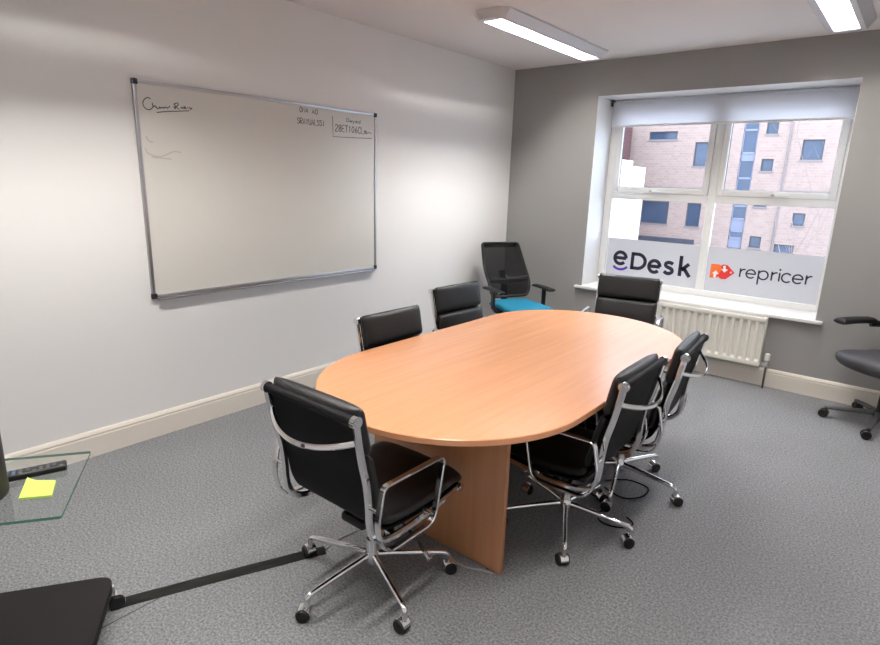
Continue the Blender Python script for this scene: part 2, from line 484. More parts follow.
s_ = [(1.655, 0.868), (1.636, 0.878), (1.612, 0.880), (1.591, 0.870), (1.587, 0.853), (1.600, 0.839), (1.625, 0.830), (1.645, 0.820), (1.654, 0.803), (1.645, 0.785), (1.622, 0.776), (1.598, 0.779), (1.578, 0.793)]
bold += [[tuple(p.xy) for p in smooth([(a, c, 0) for a, c in s_], 4)]]
bold += [[(1.724, 0.765), (1.724, 0.955)], [(1.800, 0.885), (1.735, 0.822)], [(1.755, 0.842), (1.815, 0.765)]]
o = wpart(ribbons(bold, 0.033, to_film, (0, 1, 0)), 'lettering', MT['ink_navy'], films[0]); o['label'] = 'navy eDesk lettering'
o = wpart(ribbons([arc(1.142, 0.842, 0.092, 0.082, 222, 322, 16)], 0.024, to_film, (0, 1, 0)), 'smile_mark', MT['ink_purple'], films[0]); o['label'] = 'purple curved line under the first e'
lt = []
xh = 0.074
def glyph_r(x, y): return [[(x, y), (x, y+xh+0.003)], [(x, y+xh*0.45)] + arc(x+0.032, y+xh*0.45, 0.032, xh*0.50, 180, 75, 12)]
yb = 0.823
lt += glyph_r(2.236, yb)
lt += glyph_e(2.321, yb+0.037, 0.036)
lt += [[(2.381, yb-0.048), (2.381, yb+xh+0.002)], arc(2.418, yb+0.037, 0.037, 0.037, 0, 360, 30)]
lt += glyph_r(2.483, yb)
lt += [[(2.540, yb), (2.540, yb+xh)]]
lt += [arc(2.595, yb+0.037, 0.036, 0.037, 42, 318, 24)]
lt += glyph_e(2.676, yb+0.037, 0.036)
lt += glyph_r(2.736, yb)
lb = ribbons(lt, 0.0125, to_film, (0, 1, 0))
lb.prism([(a, c) for a, c in arc(2.540, yb+0.099, 0.0085, 0.0085, 0, 345, 12)], FYT-0.0004, FYT+0.0004, (0, 2, 1))
o = wpart(lb, 'lettering', MT['ink_navy'], films[1]); o['label'] = 'dark repricer lettering'
lg = MB()
lg.prism([(1.990, 0.787), (1.990, 0.913), (2.062, 0.913), (2.085, 0.898), (2.085, 0.84), (2.060, 0.800), (2.045, 0.787)], FYT-0.0003, FYT+0.0003, (0, 2, 1))
lg.mi = 1
lg.prism([(2.050, 0.812), (2.085, 0.785), (2.125, 0.786), (2.192, 0.852), (2.128, 0.914), (2.092, 0.918), (2.075, 0.905), (2.085, 0.865)], FYT-0.0007, FYT-0.0003, (0, 2, 1))
lg.mi = 2
lg.prism([(2.036, 0.858), (2.006, 0.826), (2.022, 0.826), (2.022, 0.796), (2.040, 0.787), (2.046, 0.826), (2.066, 0.826)], FYT-0.0010, FYT-0.0007, (0, 2, 1))
lg.prism([(2.108, 0.846), (2.078, 0.874), (2.098, 0.876), (2.090, 0.904), (2.112, 0.908), (2.116, 0.878), (2.136, 0.874)], FYT-0.0010, FYT-0.0007, (0, 2, 1))
lg.prism(arc(2.162, 0.852, 0.0075, 0.0075, 0, 330, 11), FYT-0.0010, FYT-0.0007, (0, 2, 1))
o = wpart(lg, 'logo_mark', [MT['orange'], MT['red'], MT['white_vinyl']], films[1]); o['label'] = 'orange and red tag-shaped logo with white arrows'

# roller blind
bl_o = empty('roller_blind', (1.9, 0.26, 2.11)); tag(bl_o, 'white roller blind drawn a little way down at the top of the window', 'blind')
def off(o, root):
    v0 = Vector(root.location)
    for v in o.data.vertices: v.co -= v0
    o.parent = root
    return o
b = MB().box((0.950, 0.264, 2.125), (2.862, 0.2655, 2.318)); off(b.build('blind_fabric', MT['blind']), bl_o)
b = MB().cyl((0.948, 0.285, 2.322), (2.864, 0.285, 2.322), 0.021, seg=20); off(b.build('roller_tube', MT['blind']), bl_o)
b = MB().box((0.950, 0.258, 2.108), (2.862, 0.272, 2.128), 0.005); off(b.build('bottom_bar', MT['upvc']), bl_o)
b = MB().box((0.932, 0.255, 2.298), (0.947, 0.312, 2.3568), 0.003); off(b.build('end_bracket', MT['grey_plastic']), bl_o)
b = MB().box((2.865, 0.255, 2.298), (2.880, 0.312, 2.3568), 0.003); off(b.build('end_bracket', MT['upvc']), bl_o)

# ------------------------------------------------------------------ radiator
rad = empty('radiator', (2.07, -0.075, 0.175)); tag(rad, 'white ridged panel radiator on the grey wall under the window', 'radiator')
RX0, RX1, RZ0, RZ1, RY = 1.56, 2.577, 0.180, 0.582, -0.115
b = MB()
n = 17; pitch = (RX1-RX0)/n
prof = []
x = RX0
prof.append((RX0, RY+0.012)); prof.append((RX0+0.006, RY))
for i in range(n):
    c = RX0+pitch*(i+0.5)
    if 0 <= i:
        prof += [(c-0.020, RY), (c-0.013, RY+0.017), (c+0.013, RY+0.017), (c+0.020, RY)]
prof += [(RX1-0.006, RY), (RX1, RY+0.012)]
zz = [(RZ0+0.035, 0), (RZ0+0.055, 1), (RZ1-0.055, 1), (RZ1-0.035, 0)]
rows = []
for z, k in zz:
    rows.append([b.bm.verts.new((px, RY+(py-RY)*(k if 0.007 < px-RX0 < RX1-RX0-0.007 else 1), z)) for px, py in prof])
for A, C in zip(rows, rows[1:]):
    for j in range(len(A)-1): b._face([A[j], A[j+1], C[j+1], C[j]])
def flat(z0, z1, y0=RY, y1=RY): b.box((RX0, RY, z0), (RX1, RY+0.012, z1), 0.004)
flat(RZ0, RZ0+0.0352); flat(RZ1-0.0352, RZ1)
b.box((RX0+0.004, RY+0.018, RZ0+0.01), (RX1-0.004, RY+0.022, RZ1-0.01))
off(b.build('front_panel', MT['radiator'], sharp=25), rad)
b = MB().box((RX0+0.004, -0.058, RZ0), (RX1-0.004, -0.045, RZ1-0.01), 0.003); off(b.build('rear_panel', MT['radiator']), rad)
for x0 in (RX0, RX1-0.004):
    b = MB().box((x0, RY+0.006, RZ0+0.02), (x0+0.004, -0.04, RZ1), 0.0015); off(b.build('side_cover', MT['radiator']), rad)
b = MB()
b.box((RX0+0.004, RY+0.012, RZ1-0.006), (RX1-0.004, RY+0.024, RZ1), 0.002); b.box((RX0+0.004, -0.056, RZ1-0.006), (RX1-0.004, -0.044, RZ1), 0.002)
for i in range(40):
    xx = RX0+0.02+i*(RX1-RX0-0.04)/39
    b.box((xx-0.003, RY+0.020, RZ1-0.005), (xx+0.003, -0.05, RZ1-0.001))
off(b.build('top_grille', MT['radiator']), rad)
for xx in (RX0+0.16, RX1-0.16):
    b = MB().box((xx-0.012, -0.050, RZ0+0.06), (xx+0.012, -0.0005, RZ1-0.1), 0.003); off(b.build('wall_bracket', MT['radiator']), rad)
b = MB().cyl((RX1-0.01, -0.08, 0.205), (2.612, -0.08, 0.205), 0.010); b.cyl((2.600, -0.08, 0.205), (2.618, -0.08, 0.205), 0.016, seg=6)
b.cyl((2.622, -0.08, 0.18), (2.622, -0.08, 0.232), 0.014); 
vo = off(b.build('radiator_valve', MT['chrome']), rad)
b = MB().lathe([(0.012, 0.232), (0.020, 0.238), (0.021, 0.262), (0.019, 0.290), (0.014, 0.294)], (2.622, -0.08, 0), seg=16)
c_ = off(b.build('valve_cap', MT['radiator']), rad)
b = MB().tube([(2.622, -0.08, 0.18), (2.622, -0.08, 0.0)], 0.0078, 12); off(b.build('supply_pipe', pmat('dark_pipe', (0.10, 0.09, 0.09), 0.35, 0.6)), rad)

# ------------------------------------------------------------------ whiteboard
wb = empty('whiteboard', (0, -2.838, 0.857)); tag(wb, 'large wall-mounted whiteboard with a slim aluminium frame and marker writing', 'whiteboard')
BY0, BY1, BZ0, BZ1 = -3.7387, -1.9375, 0.857, 2.057
b = MB().box((0.004, BY0+0.012, BZ0+0.012), (0.014, BY1-0.012, BZ1-0.012)); off(b.build('writing_surface', MT['board']), wb)
b = MB()
t = 0.020
b.box((0.0, BY0, BZ0+t), (0.020, BY0+t, BZ1-t), 0.003); b.box((0.0, BY1-t, BZ0+t), (0.020, BY1, BZ1-t), 0.003)
b.box((0.0, BY0+t, BZ0), (0.020, BY1-t, BZ0+t), 0.003); b.box((0.0, BY0+t, BZ1-t), (0.020, BY1-t, BZ1), 0.003)
off(b.build('board_frame', MT['alu']), wb)
b = MB().box((0.0, BY0+0.03, BZ0-0.012), (0.040, BY1-0.03, BZ0-0.002), 0.003); off(b.build('pen_ledge', MT['alu']), wb)
for yy in (BY0, BY1):
    for z_ in (BZ0, BZ1):
        y0, y1 = (yy-0.003, yy+0.028) if yy == BY0 else (yy-0.028, yy+0.003)
        z0, z1 = (z_-0.003, z_+0.028) if z_ == BZ0 else (z_-0.028, z_+0.003)
        b = MB().box((0.0, y0, z0), (0.0235, y1, z1), 0.005); off(b.build('corner_cap', MT['plastic']), wb)
to_board = lambda u, v: (0.0146, u, v)
def hand(pts, k=4): return [tuple(p.xy) for p in smooth([(a, c, 0) for a, c in pts], k)]
q = 0.000412
def cr(u, v): return (-3.694+(u-96)*q, 1.926+(178-v)*q*1.05+(u-96)*4.6e-5)
churn = [[(208, 108), (185, 92), (160, 90), (130, 108), (108, 135), (102, 165), (115, 200), (140, 225), (175, 234), (205, 226), (235, 195)],
         [(225, 150), (228, 175), (236, 202), (248, 188), (262, 190), (275, 215)], [(275, 200), (288, 222), (310, 215), (318, 200), (325, 218), (345, 205), (355, 216), (375, 205)],
         [(378, 204), (380, 218), (400, 202), (412, 208), (418, 218), (440, 208), (462, 192)],
         [(512, 195), (535, 228)], [(530, 165), (536, 205), (540, 228)], [(515, 172), (545, 155), (576, 158), (580, 175), (560, 190), (545, 196), (575, 222), (592, 232)],
         [(612, 205), (622, 225)], [(640, 200), (630, 212), (648, 222), (655, 210)], [(660, 190), (668, 228)], [(690, 200), (672, 214), (698, 230)], [(712, 205), (718, 228)], [(745, 205), (738, 215), (758, 225), (745, 238)], [(770, 212), (772, 235)]]
strokes = [hand([cr(*p) for p in st]) for st in churn]
strokes += [hand([cr(275, 268), cr(420, 258), (cr(735, 252))])]
o = off(ribbons(strokes, 0.0050, to_board, (1, 0, 0)).build('marker_writing', MT['ink']), wb); o['label'] = 'underlined handwritten words Churn Risks in black marker'
G = {'O': [[(0, 3), (1, 6), (3, 6), (4, 3), (3, 0), (1, 0), (0, 3)]], 'N': [[(0, 0), (0, 6), (4, 0), (4, 6)]], 'A': [[(0, 0), (2, 6), (4, 0)], [(1, 2.2), (3, 2.2)]],
     'S': [[(4, 5), (2, 6), (0, 4.6), (4, 1.6), (2, 0), (0, 1)]], 'R': [[(0, 0), (0, 6), (3.5, 5.6), (3.4, 3.4), (0, 3), (4, 0)]], 'Y': [[(0, 6), (2, 3), (4, 6)], [(2, 3), (1.6, 0)]],
     'U': [[(0, 6), (0.4, 0.6), (2, 0), (3.6, 0.6), (4, 6)]], 'L': [[(0, 6), (0, 0), (4, 0)]], 'I': [[(2, 0), (2, 6)]], 'D': [[(0, 0), (0, 6), (3, 5), (4, 3), (3, 1), (0, 0)]],
     'w': [[(0, 3.5), (1, 0), (2, 3), (3, 0), (4, 3.5)]], 'y': [[(0, 3.5), (1.6, 0.5), (3.5, 3.6), (1, -2.4)]], 'e': [[(0.4, 1.8), (3.6, 2), (2, 3.6), (0.3, 1.6), (2, 0), (3.8, 0.8)]],
     'd': [[(3.4, 3), (1, 3), (0.3, 1), (2, 0), (3.5, 1.2)], [(3.6, 6), (3.6, 0)]], '2': [[(0, 4.8), (2, 6), (4, 4.4), (0, 0), (4, 0.2)]], '8': [[(2, 3), (0.3, 4.6), (2, 6), (3.7, 4.6), (0.2, 1.4), (2, 0), (3.8, 1.4), (2, 3)]],
     'E': [[(4, 6), (0, 6), (0, 0), (4, 0)], [(0, 3), (3, 3)]], 'T': [[(0, 6), (4, 6)], [(2, 6), (2, 0)]], '1': [[(1, 4.6), (2.2, 6), (2, 0)]], '0': [[(0, 3), (2, 6), (4, 3), (2, 0), (0, 3)]],
     '6': [[(3.4, 6), (0.4, 2), (2, 0), (3.8, 1.6), (2, 3), (0.4, 1.8)]], 'C': [[(4, 5), (2, 6), (0, 3), (2, 0), (4, 1)]], 'm': [[(0, 0), (0.4, 3), (1.6, 2.8), (2, 0), (2.2, 2.8), (3.6, 2.8), (4, 0)]], ' ': []}
def write(text, y0, y1, z0, h, slope=0.0):
    out = []; n = len(text); p = (y1-y0)/n
    for i, ch in enumerate(text):
        for st in G[ch]:
            pts = [(y0+(i+0.08+a/4*0.78+0.05*c/6)*p, z0+c/6*h+slope*i*p) for a, c in st]
            out.append(hand(pts, 3) if ch in 'OSRUDwyed2806Cm' else pts)
    return out
o = off(ribbons(write('ONA', -2.657, -2.580, 1.999, 0.030, -0.02), 0.0046, to_board, (1, 0, 0)).build('marker_writing', MT['ink']), wb); o['label'] = 'upper short word of black marker capitals'
o = off(ribbons(write('AO', -2.553, -2.500, 1.997, 0.028, -0.02), 0.0046, to_board, (1, 0, 0)).build('marker_writing', MT['ink']), wb); o['label'] = 'two marker capitals ending the upper line'
o = off(ribbons(write('SRAYUALSSI', -2.678, -2.440, 1.922, 0.036, 0.0), 0.0046, to_board, (1, 0, 0)).build('marker_writing', MT['ink']), wb); o['label'] = 'lower line of black marker capitals'
o = off(ribbons(write('Dwyed', -2.240, -2.098, 1.970, 0.026), 0.0042, to_board, (1, 0, 0)).build('marker_writing', MT['ink']), wb); o['label'] = 'small marker word in the boxed corner'
o = off(ribbons([[(-2.372, 2.000), (-2.366, 1.858), (-2.16, 1.864), (-1.985, 1.872)]], 0.0042, to_board, (1, 0, 0)).build('marker_box', MT['ink']), wb); o['label'] = 'drawn corner lines boxing in the notes'
o = off(ribbons(write('28ET106CLm', -2.350, -2.035, 1.898, 0.046, 0.0)+[hand([(-2.035, 1.903), (-2.015, 1.912), (-1.990, 1.906)])], 0.0052, to_board, (1, 0, 0)).build('marker_writing', MT['ink']), wb); o['label'] = 'row of black marker figures in the boxed corner'
sm = [hand([(-3.690, 1.765), (-3.680, 1.742), (-3.655, 1.735)]), hand([(-3.700, 1.700), (-3.685, 1.672), (-3.620, 1.660), (-3.545, 1.690), (-3.500, 1.688)]), hand([(-3.670, 1.655), (-3.56, 1.648)])]
o = off(ribbons(sm, 0.006, to_board, (1, 0, 0)).build('marker_smear', MT['faint_ink']), wb); o['label'] = 'faint half-wiped marker smear'

# ------------------------------------------------------------------ ceiling lights
def make_light():
    root = empty('ceiling_light', (0, 0, 0))
    L2, W2, l2, w2, h = 0.80, 0.145, 0.735, 0.074, 0.060
    ch = 0.055
    def ring(Lh, Wh, c, z): return [(-Wh+c, -Lh, z), (Wh-c, -Lh, z), (Wh, -Lh+c, z), (Wh, Lh-c, z), (Wh-c, Lh, z), (-Wh+c, Lh, z), (-Wh, Lh-c, z), (-Wh, -Lh+c, z)]
    b = MB()
    rs = [ring(L2, W2, ch, -0.0005), ring(L2, W2, ch, -0.012), ring(L2-0.014, W2-0.042, ch*0.72, -h), ring(l2, w2, 0.002, -h), ring(l2, w2, 0.002, -0.012)]
    vr = [[b.bm.verts.new(p) for p in r] for r in rs]
    for A, C in zip(vr, vr[1:]):
        for j in range(8): b._face([A[j], A[(j+1) % 8], C[(j+1) % 8], C[j]], False)
    b._face(vr[0])
    b.build('lamp_housing', MT['lamp_body'], root, sharp=15)
    b = MB()
    for s in (-1, 1):
        b = MB().cyl((s*0.037, -0.70, -0.0235), (s*0.037, 0.70, -0.0235), 0.0085, seg=10)
        b.build('fluorescent_tube', MT['lit'], root)
    b = MB()
    b.box((-0.003, -l2, -h+0.002), (0.003, l2, -0.036))
    for s in (-1, 1): b.box((s*0.0725-0.001, -l2, -h), (s*0.0725+0.001, l2, -0.036))
    for i in range(33):
        yy = -l2+0.02+i*(2*l2-0.04)/32
        b.box((-0.072, yy-0.0012, -h+0.004), (0.072, yy+0.0012, -0.036))
    b.build('louvre', MT['louvre'], root, sharp=15)
    return root
lt0 = make_light()
spots = [((0.985, -1.09, H), 'long louvred white ceiling light on the left, nearer the whiteboard wall'),
         ((2.787, -1.09, H), 'long louvred white ceiling light at the top right, in line with the window'),
         ((0.985, -4.25, H), 'louvred white ceiling light above the near left of the room'),
         ((2.787, -4.25, H), 'louvred white ceiling light above the near right of the room')]
for i, (p, lab) in enumerate(spots):
    o = lt0 if i == 0 else copy_tree(lt0)
    o.location = p; tag(o, lab, 'ceiling light', 'louvred ceiling lights')

# ------------------------------------------------------------------ conference table
TX, TY, TW, TL, TZ = 1.931, -2.733, 0.598, 1.172, 0.730
tb = empty('conference_table', (TX, TY, 0)); tag(tb, 'long beech conference table with rounded ends in the middle of the room', 'table')
def stadium(inset, n=40):
    r = TW-inset; c = TL-TW; pts = []
    for i in range(n+1): a = PI*i/n; pts.append((r*math.cos(a), c+r*math.sin(a)))
    for i in range(n+1): a = PI+PI*i/n; pts.append((r*math.cos(a), -c+r*math.sin(a)))
    return pts
b = MB()
prof = [(0.003, TZ-0.026), (0.0, TZ-0.023), (0.0, TZ-0.003), (0.003, TZ)]
rg = [[b.bm.verts.new((x, y, z)) for x, y in stadium(i_)] for i_, z in prof]
for A, C in zip(rg, rg[1:]):
    for j in range(len(A)): b._face([A[j], A[(j+1) % len(A)], C[(j+1) % len(A)], C[j]])
b._face(list(reversed(rg[0])), False); b._face(rg[-1], False)
b.build('tabletop', MT['beech_top'], tb, sharp=30)
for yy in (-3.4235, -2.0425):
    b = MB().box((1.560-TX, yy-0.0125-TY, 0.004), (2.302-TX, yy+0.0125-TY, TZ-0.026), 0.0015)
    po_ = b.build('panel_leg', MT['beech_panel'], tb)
    for xx in (1.62, 2.24): MB().cyl((xx-TX, yy-TY, 0), (xx-TX, yy-TY, 0.005), 0.012, seg=12).build('levelling_foot', MT['plastic'], po_)
b = MB().box((-0.30, -0.66, TZ-0.075), (-0.27, 0.66, TZ-0.026), 0.002); b.box((0.27, -0.66, TZ-0.075), (0.30, 0.66, TZ-0.026), 0.002)
b.build('support_rails', MT['plastic'], tb)

# ------------------------------------------------------------------ meeting chairs
RIB = [(-0.296, 0.852), (-0.283, 0.780), (-0.266, 0.700), (-0.246, 0.620), (-0.236, 0.540), (-0.232, 0.470), (-0.219, 0.415), (-0.185, 0.380), (-0.120, 0.362), (0.0, 0.362), (0.150, 0.376), (0.262, 0.391)]
RC = 0.309
def make_chair():
    root = empty('office_chair')
    P3 = lambda x, pts: [Vector((x, a, c)) for a, c in pts]
    sl = smooth(P3(0, [(-0.290, 0.852), (-0.274, 0.780), (-0.256, 0.700), (-0.236, 0.620), (-0.223, 0.540), (-0.208, 0.478), (-0.178, 0.424), (-0.125, 0.394), (0.0, 0.378), (0.150, 0.382), (0.262, 0.391)]), 6)
    b = MB().bar(sl, 0.428, 0.009, (1, 0, 0), bev=0.3)
    b.cyl((-0.220, -0.296, 0.852), (0.220, -0.296, 0.852), 0.0165); b.cyl((-0.220, 0.262, 0.391), (0.220, 0.262, 0.391), 0.016)
    b.build('upholstery_sling', MT['sling'], root)
    b = MB().pad(P3(0, [(-0.266, 0.884), (-0.251, 0.815), (-0.231, 0.712)]), 0.226, 0.028, crown=0.10)
    b.build('back_pad', MT['leather'], root)
    b = MB().pad(P3(0, [(-0.227, 0.704), (-0.203, 0.610), (-0.190, 0.530), (-0.172, 0.470)]), 0.224, 0.027, crown=0.10)
    b.build('back_pad', MT['leather'], root)
    b = MB().pad(P3(0, [(-0.176, 0.456), (-0.120, 0.430), (0.0, 0.416), (0.150, 0.422), (0.240, 0.430), (0.290, 0.414)]), 0.226, 0.033, crown=0.10, n=30)
    b.build('seat_pad', MT['leather'], root)
    for s in (-1, 1):
        pts = smooth([(s*(0.222+0.0065*min(1, max(0, (c-0.60)/0.25))), a, c) for a, c in RIB], 6)
        b = MB().bar(pts, 0.020, 0.026, (1, 0, 0), bev=0.3)
        ro = b.build('side_rib', MT['chrome'], root)
        for (yy, zz_, rd) in ((-0.296, 0.852, 0.0205), (0.262, 0.391, 0.0170)):
            c = MB().cyl((s*0.2195, yy, zz_), (s*0.2375, yy, zz_), rd); c.cyl((s*0.2375, yy, zz_), (s*0.2405, yy, zz_), rd*0.55)
            c.build('clamp_cap', MT['chrome'], ro)
    arm = fillet([(-0.222, 0.616, 0), (0.092, 0.612, 0), (0.040, 0.364, 0), (-0.215, 0.366, 0), (-0.252, 0.480, 0)], [0.022, 0.035, 0.05, 0.07, 0.05], 7)
    for s in (-1, 1):
        b = MB().bar([Vector((s*0.274, p.x, p.y)) for p in arm], 0.024, 0.010, (1, 0, 0), closed=True, bev=0.3)
        for (yy, zz_) in ((-0.236, 0.530), (0.046, 0.392)): b.cyl((s*0.222, yy, zz_), (s*0.274, yy, zz_), 0.009, seg=12)
        b.build('armrest', MT['chrome'], root)
    br = [(0.227*t, -0.280-0.078*(1-t*t), 0.778-0.042*(1-t*t)) for t in [k/16-1 for k in range(33)]]
    b = MB().bar(br, 0.020, 0.011, (0, 0.15, 1), bev=0.4); b.build('back_brace', MT['chrome'], root)
    b = MB()
    for yy in (-0.11, 0.10):
        b.bar(smooth([(-0.235, yy, 0.362), (-0.12, yy*0.7, 0.345), (0, yy*0.5, 0.338), (0.12, yy*0.7, 0.345), (0.235, yy, 0.362)], 4), 0.012, 0.022, (0, 0, 1))
    b.build('seat_spreader', MT['chrome'], root)
    b = MB().box((-0.060, -0.11, 0.300), (0.060, 0.10, 0.338), 0.010); b.cyl((0, 0, 0.25), (0, 0, 0.302), 0.026)
    b.build('tilt_mechanism', MT['plastic'], root)
    lv = MB().tube(smooth([(0.05, 0.04, 0.318), (0.16, 0.02, 0.305), (0.275, -0.005, 0.262)], 4), 0.006, 8)
    lo = lv.build('tilt_lever', MT['plastic'], root)
    MB().cyl((0.275, -0.005, 0.262), (0.305, -0.012, 0.250), 0.0085, 0.0095, 12).build('lever_tip', MT['chrome'], lo)
    b = MB().lathe([(0.018, 0.070), (0.030, 0.078), (0.033, 0.100), (0.030, 0.128), (0.024, 0.140), (0.022, 0.190), (0.022, 0.192)], seg=24)
    b.build('base_hub', MT['chrome'], root)
    MB().cyl((0, 0, 0.16), (0, 0, 0.295), 0.019).build('gas_lift', MT['plastic'], root)
    for k in range(5):
        path = smooth([(0.020, 0, 0.118), (0.10, 0, 0.114), (0.20, 0, 0.106), (RC-0.030, 0, 0.098), (RC-0.006, 0, 0.090), (RC, 0, 0.074), (RC, 0, 0.056)], 4)
        n_ = len(path)
        b = MB().tube(path, 0.0105, 12, scale=[(1.55-0.55*min(1, i/(n_*0.6)), 1.25-0.25*min(1, i/(n_*0.6))) for i in range(n_)])
        lg_ = b.build('base_leg', MT['chrome'], root, rot=(0, 0, 2*PI*k/5))
        rz = random.uniform(0, 2*PI)
        h = MB()
        h.cyl((0, 0, 0.045), (0, 0, 0.060), 0.009, seg=14)
        # chrome hood wrapped over the wheels
        nh = 14; A0, A1 = math.radians(5), math.radians(215)
        hp = [Vector((-0.012+0.0275*math.cos(A0+(A1-A0)*i/nh), 0, 0.0262+0.0275*math.sin(A0+(A1-A0)*i/nh))) for i in range(nh+1)]
        h.bar(hp, 0.036, 0.003, (0, 1, 0), bev=0.2)
        h.build('caster_hood', MT['chrome'], lg_, loc=(RC, 0, 0), rot=(0, 0, rz))
        for s in (-1, 1):
            wv = MB().lathe([(0.004, s*0.004), (0.0235, s*0.004), (0.0255, s*0.006), (0.0255, s*0.020), (0.0235, s*0.024), (0.006, s*0.0255)], (-0.012, 0, 0.0256), 'y', 20)
            wv.build('caster_wheel', MT['plastic'], lg_, loc=(RC, 0, 0), rot=(0, 0, rz))
    return root
def set_base(root, a):
    i = 0
    for ch in root.children:
        if ch.name.startswith('base_leg'):
            ch.rotation_euler = (0, 0, a+2*PI*i/5); i += 1
            rz = random.uniform(0, 2*PI)
            for g in ch.children: g.rotation_euler = (0, 0, rz)
chair0 = make_chair()
D_ = math.radians
chairs = [((1.928, -3.801), 1.0, -93.8, 'black leather and chrome chair at the near end of the table, its back to us'),
          ((2.325, -2.929), 90.9, -62.2, 'black leather and chrome chair tucked under the right side of the table, in front'),
          ((2.356, -2.372), 95.5, -74.6, 'black leather and chrome chair right of the table, the one nearer the radiator'),
          ((1.796, -1.181), 191.9, -20.0, 'black leather and chrome chair at the far table end, before the window'),
          ((1.436, -2.937), -90.9, 10.0, 'black leather and chrome chair on the whiteboard side, second from the corner chair'),
          ((1.226, -2.079), -93.5, 25.0, 'black leather and chrome chair on the whiteboard side, beside the turquoise seat')]
for i, ((x, y), th, ba, lab) in enumerate(chairs):
    o = chair0 if i == 0 else copy_tree(chair0)
    o.location = (x, y, 0); o.rotation_euler = (0, 0, D_(th)); set_base(o, D_(ba-th))
    dz = {1: -0.018, 2: -0.022, 3: 0.023, 4: -0.027, 5: -0.010}.get(i, 0.0)       # gas lifts are set to different heights
    for ch in o.children:
        if not ch.name.startswith(('base_leg', 'base_hub', 'gas_lift')): ch.location.z = dz
    tag(o, lab, 'chair', 'black leather meeting chairs around the table')

# ------------------------------------------------------------------ plain five-star base used by the two task chairs
def star_base(root, R_, rot, mat, leg_h=0.075):
    for k in range(5):
        b = MB().bar([(0.02, 0, leg_h+0.012), (0.12, 0, leg_h+0.006), (R_-0.01, 0, leg_h-0.014)], 0.024, 0.042, (0, 0, 1), bev=0.35, scale=[(1.3, 1.15), (1.1, 1.0), (0.7, 0.65)])
        lg_ = b.build('base_leg', mat, root, rot=(0, 0, rot+2*PI*k/5))
        rz = random.uniform(0, 2*PI)
        h = MB().cyl((0, 0, 0.040), (0, 0, leg_h-0.016), 0.008, seg=12); h.box((-0.030, -0.007, 0.030), (0.010, 0.007, 0.054), 0.006)
        h.build('caster_fork', MT['plastic'], lg_, loc=(R_-0.02, 0, 0), rot=(0, 0, rz))
        for s in (-1, 1):
            wv = MB().lathe([(0.006, s*0.008), (0.027, s*0.008), (0.030, s*0.011), (0.030, s*0.024), (0.027, s*0.028), (0.018, s*0.0285), (0.016, s*0.026), (0.004, s*0.026)], (-0.012, 0, 0.030), 'y', 22)
            wv.build('caster_wheel', MT['plastic'], lg_, loc=(R_-0.02, 0, 0), rot=(0, 0, rz))
    MB().lathe([(0.030, leg_h-0.03), (0.038, leg_h-0.02), (0.038, leg_h+0.02), (0.028, leg_h+0.04), (0.026, leg_h+0.14), (0.017, leg_h+0.142), (0.017, 0.36)], seg=20).build('gas_column', MT['plastic'], root)

# ------------------------------------------------------------------ mesh chair in the corner
mc = empty('mesh_chair', (0.615, -0.635, -0.0), math.radians(-117.0))
tag(mc, 'black mesh-backed office chair with turquoise seat in the far left corner', 'chair')
star_base(mc, 0.30, 0.3, MT['plastic'])
MB().box((-0.09, -0.13, 0.36), (0.09, 0.10, 0.385), 0.012).build('tilt_mechanism', MT['plastic'], mc)
MB().pad([(0, -0.215, 0.440), (0, -0.10, 0.436), (0, 0.10, 0.438), (0, 0.20, 0.434), (0, 0.255, 0.412)], 0.225, 0.036, crown=0.15, ew=4.0, n=30).build('seat', MT['turquoise'], mc)
MB().pad([(0, -0.205, 0.402), (0, 0.0, 0.398), (0, 0.225, 0.388)], 0.205, 0.018, ew=4.0).build('seat_shell', MT['plastic'], mc)
# back frame outline, wider at the lower middle
bk = [(-0.20, 0.985), (0.20, 0.985), (0.218, 0.86), (0.232, 0.70), (0.215, 0.56), (0.185, 0.50), (-0.185, 0.50), (-0.215, 0.56), (-0.232, 0.70), (-0.218, 0.86)]
def back_y(x, z): return -0.222-0.25*((z-0.50)/0.49)+0.075*math.exp(-((z-0.62)/0.10)**2)*0.5+0.9*x*x*0.6
outl = fillet([(a, c, 0) for a, c in bk], [0.025, 0.025, 0.1, 0.12, 0.06, 0.05, 0.05, 0.06, 0.12, 0.1], 5)
b = MB().bar([(p.x, back_y(p.x, p.y), p.y) for p in outl], 0.026, 0.026, (0, 1, 0.25), closed=True, bev=0.4)
b.box((-0.185, back_y(0, 0.975)-0.004, 0.945), (0.185, back_y(0, 0.975)+0.018, 0.985), 0.006)
b.build('back_frame', MT['plastic'], mc)
b = MB()
def half_w(z):
    pts = [(0.50, 0.195), (0.56, 0.215), (0.70, 0.230), (0.86, 0.217), (0.985, 0.199)]
    for (z0, w0), (z1, w1) in zip(pts, pts[1:]):
        if z <= z1: return w0+(w1-w0)*(z-z0)/(z1-z0)
    return 0.19
rows = []
for i in range(25):
    z = 0.505+0.475*i/24; hw = half_w(z)-0.004
    rows.append([b.bm.verts.new((hw*(2*j/16-1), back_y(hw*(2*j/16-1), z)+0.004, z)) for j in range(17)])
for A, C in zip(rows, rows[1:]):
    for j in range(16): b._face([A[j], A[j+1], C[j+1], C[j]])
b.build('mesh_back', MT['mesh'], mc)
b = MB().bar([(0, -0.12, 0.385), (0, -0.27, 0.40), (0, -0.315, 0.47), (0, -0.325, 0.60), (0, -0.39, 0.72)], 0.07, 0.022, (1, 0, 0), bev=0.3)
b.build('back_spine', MT['plastic'], mc)
